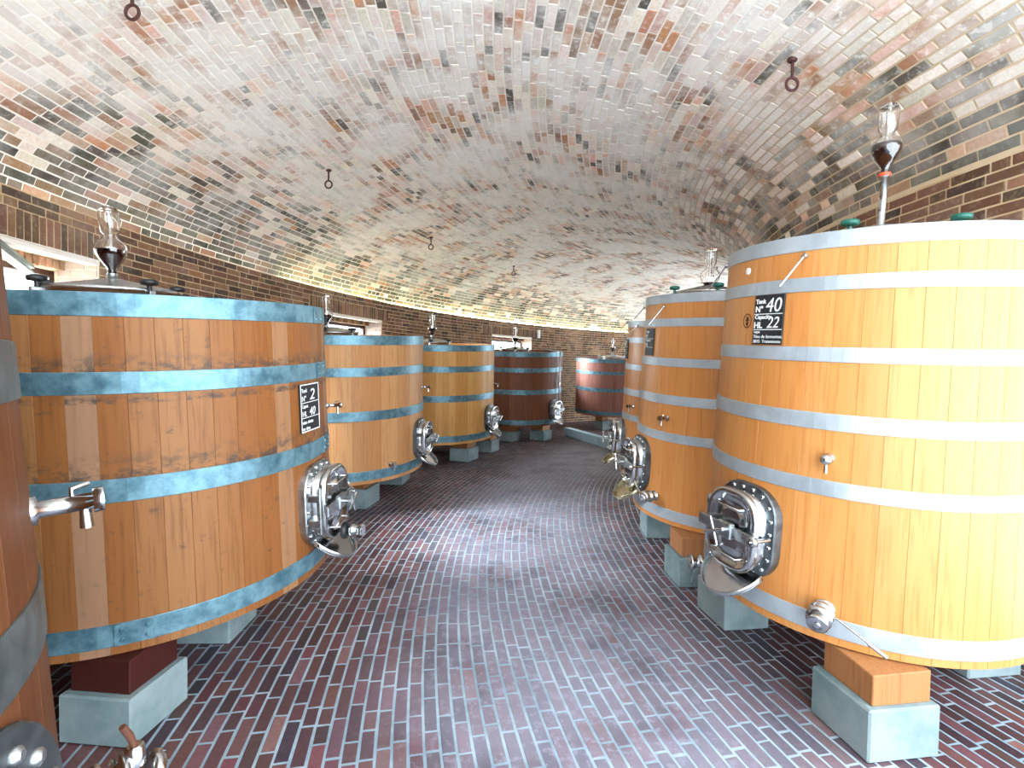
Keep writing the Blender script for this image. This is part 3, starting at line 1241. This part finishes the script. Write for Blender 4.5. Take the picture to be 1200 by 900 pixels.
# ---- R1: the big orange vat on the right
root, sp, hs = make_vat('R1', 'big bright orange timber vat on the right with plaque reading 40', MT['wood_orange'], MT['hoop_grey'], 44, 6)
lid(root, sp, (0, -.05), (212, 292, 30, 120), MT['green'], .34, .05)
airlock(root, sp, (.0, -.03), .27, .80, MT['orange'], .13, .9)
manway(root, sp, -161, .405, .385, .47, True, False, 20)
tap(root, sp, -133.5, .842, .05, .014, False, True)
drain_valve(root, sp, -131.5, .15, 1.0, .26, True, -18)
rod(root, sp, -145.7, 1.756)
rod(root, sp, 158, 1.80, 35, .16, -1)
m = surf_frame(sp, -171.9, 1.723, .002)
b = MB()
b.lathe([(.018, 0), (.018, .006), (.012, .009)], 14, m)
b.build('plug', MT['white'], root)
plaque(root, sp, -158.6, 1.468, .172, .245, [('Tank', .030, -.46, .33, 0, 1.0, .0008), ('N\u00b0', .040, -.46, .16, 0, 1, .001), ('40', .098, -.12, .155, .15, .95), ('Capacity', .028, -.46, .02, 0, 1, .0008), ('HL', .042, -.48, -.165, 0, 1, .001), ('22', .078, -.04, -.165, .25, .9),
                                             ('cepa', .02, -.46, -.27), ('Tino de fermentac.', .0225, -.47, -.37), ('2015  Tratamiento', .0215, -.47, -.465)])
m = surf_frame(sp, -170.2, 1.466, .0015)
b = MB()
for r0, r1 in ((.030, .034),):
    n = 28
    lo = [[(r * math.cos(2 * math.pi * i / n), r * 1.1 * math.sin(2 * math.pi * i / n), zz) for i in range(n)] for r, zz in ((r0, 0), (r0, .0008), (r1, .0008), (r1, 0))]
    b.loft(lo, False, False, False, m)
b.lathe([(.009, 0), (.009, .0008)], 10, m @ Matrix.Translation((0, .012, 0)))
b.lathe([(.009, 0), (.009, .0008)], 10, m @ Matrix.Translation((0, -.014, 0)))
b.box((-.004, -.028, 0), (.004, .02, .0008), m)
b.box((-.014, .0, 0), (.014, .005, .0008), m)
b.build('burnt_stamp', MT['ink'], root)
# small chained valve under the far-left side of R1
drain_valve(root, sp, 176, .07, .8, .10, True, 200)
b = MB()
fm = surf_frame(sp, 176, .05)
b.tube([(0.05 * math.sin(2 * math.pi * i / 16) * .5, -.06 - .05 * math.cos(2 * math.pi * i / 16) * 1.3, .1) for i in range(17)], .0035, 6, fm)
b.build('chain_loop', MT['flange'], root)
# ---- R2, R3
root, sp, hs = make_vat('R2', 'orange timber vat half hidden behind the vat with plaque reading 40', MT['wood_orange'], MT['hoop_grey'], 44, 6)
lid(root, sp, (-.24, -.10), (262, 298, 180, 90), MT['green'], .28)
airlock(root, sp, (-.24, -.10), .02, .85, None, .02, -.6)
manway(root, sp, -176, .40, .385, .47, True, False, 18, spm=MT['gold'])
tap(root, sp, -149, .84, .09, .014)
drain_valve(root, sp, -155, .19, .9, .17, True, 150)
rod(root, sp, -157, 1.72)
rod(root, sp, 165, 1.74, 30, .12, -1)
plaque(root, sp, -172.5, 1.44, .16, .225, [('Tank', .030, -.46, .33), ('N\u00b0', .040, -.46, .16), ('Capacity', .028, -.46, .02), ('HL', .042, -.46, -.165)])
root, sp, hs = make_vat('R3', 'orange timber vat showing only a narrow strip at the end of the right row', MT['wood_orange'], MT['hoop_grey'], 44, 6)
lid(root, sp, (0, 0), (212, 292, 30, 120), MT['green'], .30)
manway(root, sp, 174, .38, .385, .47, True, False, 14, spm=MT['gold'])
tap(root, sp, -160, .805, .08, .014)
rod(root, sp, -160, 1.70, 35, .14)
rod(root, sp, 170, 1.76, 35, .14, 1)
plaque(root, sp, 176, 1.44, .16, .225, [('Tank', .030, -.46, .33), ('N\u00b0', .040, -.46, .16)])


# ------------------------------------------------------------------ blocks under the vats
def block(name, label, cat, nc, rot, sx, sy, z0, z1, material, group=None, bev=.008, wedge=None):
    """box whose near corner stands at nc; wedge = (height added per metre along y)"""
    o = empty(name, (nc[0], nc[1], z0), (0, 0, math.radians(rot)))
    mb = MB()
    mb.box((0, 0, 0), (sx, sy, z1 - z0), None, bev)
    if wedge:
        ca, sa = math.cos(math.radians(rot)), math.sin(math.radians(rot))
        mb.v = [(x, y, z + (wedge * (x * sa + y * ca) + .0066 * (x * ca - y * sa) * (nc[0] > .8) if z > (z1 - z0) * .5 else 0)) for x, y, z in mb.v]
    D.objects.remove(o)
    o = mb.build(name, material)
    o.location = (nc[0], nc[1], z0)
    o.rotation_euler = (0, 0, math.radians(rot))
    tag(o, label, cat, group)
    return o


GB, GW = 'concrete blocks under the vats', 'timber packing between blocks and vats'


def pair(cl, wl, x, y, rot, sx=.33, sy=.32, hh=.225, base=.42, slope=.0663, cy=None, cyv=0, wm='wedge_brown', inset=.03):
    block('concrete_block', cl, 'block', (x, y), rot, sx, sy, 0.004, hh, MT['concrete'], GB)
    if wl:
        zt = base + slope * (y + inset - cyv) - .004 * (x > .8) - .003
        block('timber_packing', wl, 'timber block', (x + inset, y + inset), rot, sx - 2 * inset, sy - 2 * inset, hh, zt - .004, MT[wm], GW, .004, slope)


# right row
pair('pale concrete block nearest the right front, below vat with plaque 40', 'brown timber packing on the block nearest the right front', 1.48, 2.03, 8, .335, .33, .225, cyv=2.879)
pair('concrete block under the steel door side of the vat with plaque 40', 'timber packing on the block below that door', 1.33, 3.08, 8, .30, .34, .225, cyv=2.879)
pair('teal shaded concrete block at the right frame edge under the vat', None, 2.42, 2.62, 8, .33, .33, .225, cyv=2.879)
pair('concrete block just behind the chained valve of the front right vat', 'timber packing on the block behind the chained valve', 1.25, 3.70, 2, .30, .32, .225, cyv=4.46)
pair('concrete block below the drain valve of the half hidden orange vat', 'timber packing below the half hidden orange vat', 1.30, 4.80, -4, .30, .32, .225, cyv=4.46)
pair('concrete block in shade under the narrow strip of the last orange vat', 'timber packing under the last orange vat', 1.50, 5.35, -8, .30, .32, .225, cyv=5.998)
# left row
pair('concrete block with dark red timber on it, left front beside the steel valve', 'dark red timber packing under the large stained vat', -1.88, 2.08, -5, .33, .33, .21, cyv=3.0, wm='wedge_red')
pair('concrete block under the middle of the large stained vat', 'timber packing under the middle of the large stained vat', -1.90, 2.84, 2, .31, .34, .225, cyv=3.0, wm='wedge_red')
pair('teal concrete block in front under the tan vat', 'timber packing in front under the tan vat', -1.96, 5.68, -7, .35, .40, .225, cyv=6.109)
pair('concrete block under the far end of the tan vat', 'timber packing under the far end of the tan vat', -1.82, 6.86, -5, .35, .40, .225, cyv=6.109)
pair('concrete block in front under the honey vat', 'timber packing in front under the honey vat', -1.06, 8.72, -20, .36, .42, .225, cyv=9.113)
pair('concrete block under the far end of the honey vat', 'timber packing under the far end of the honey vat', -.70, 9.72, -20, .35, .40, .225, cyv=9.113)
pair('dim concrete block left under the dark brown vat', 'timber packing left under the dark brown vat', -.28, 11.25, -32, .36, .40, .225, cyv=11.896)
pair('dim concrete block right under the dark brown vat', 'timber packing right under the dark brown vat', .42, 11.5, -32, .36, .40, .225, cyv=11.896)
pair('small pale concrete block standing above the kerb under the farthest vat', 'timber packing under the farthest vat', 2.25, 13.75, -50, .30, .30, .25, cyv=14.446)
# pale kerb near the far end
a, b_ = Vector((1.29, 12.35, 0)), Vector((2.06, 9.95, 0))
o = block('kerb', 'long pale blue concrete kerb on the floor before the farthest vat', 'kerb', (1.29, 12.35), 0, 2.52, .16, 0.004, .2, MT['kerb'], None, .012)
o.rotation_euler = (0, 0, math.atan2(b_.y - a.y, b_.x - a.x))

# ------------------------------------------------------------------ iron hooks in the vault
GH = 'iron hooks hanging from the vault'


def hook(px, py, dist, label, s=1.0):
    """px,py: where the eye of the hook is seen; dist: depth"""
    v = _f * FPX + CX_ * (px - 600) - CY_ * (py - 450)
    for q in range(900):        # step along the sight line until the vault is a hook's length above
        dist = 1.5 + q * .015
        p = Vector((0, 0, EYE)) + v * (dist / FPX)
        R = math.hypot(p.x - CC[0], p.y - CC[1])
        t = math.acos(max(-1, min(1, (R - V_MID) / V_HALF)))
        ztop = 2.86 + (Z_IN - 2.86) * t / math.pi + V_RISE * math.sin(t)
        if ztop - p.z < .19:
            break
    o = empty('ceiling_hook', (p.x, p.y, ztop))
    tag(o, label, 'hook', GH)
    L = ztop - p.z
    mb = MB()
    mb.lathe([(.035, .01), (.035, -.01), (.02, -.02)], 12)
    mb.tube([(0, 0, 0), (0, 0, -max(.06, L - .05))], .011, 8)
    mb.build('shank', MT['iron'], o)
    mb = MB()
    c = -max(.06, L - .05) - .042
    mb.tube([(.042 * math.sin(2 * math.pi * i / 18), 0, c + .045 * math.cos(2 * math.pi * i / 18)) for i in range(19)], .010, 8)
    mb.build('eye', MT['iron'], o)


hook(155, 16, 3.16, 'iron eye hook at the top left of the vault, nearest in its row')
hook(385, 217, 6.05, 'iron eye hook above the left row, second from the top left corner')
hook(505, 290, 9.0, 'iron eye hook above the left row, third from the top left corner')
hook(602, 321, 11.4, 'iron eye hook above the left row, farthest one')
hook(928, 100, 3.36, 'iron eye hook above the right vats, beside the tall airlock glass')
hook(840, 322, 9.6, 'small iron eye hook above the right vats near the steel rod')

# small fixture on the wall right of the far window
q, n = s_wall(46.3, 2.62)
mb = MB()
mb.box((-.05, -.12, 0), (.05, .12, .07), Matrix.Translation(q) @ Vector(n).to_track_quat('Z', 'Y').to_matrix().to_4x4(), .01)
tag(mb.build('wall_fixture', MT['white']), 'small white fixture on the brick wall right of the far window', 'wall fixture')
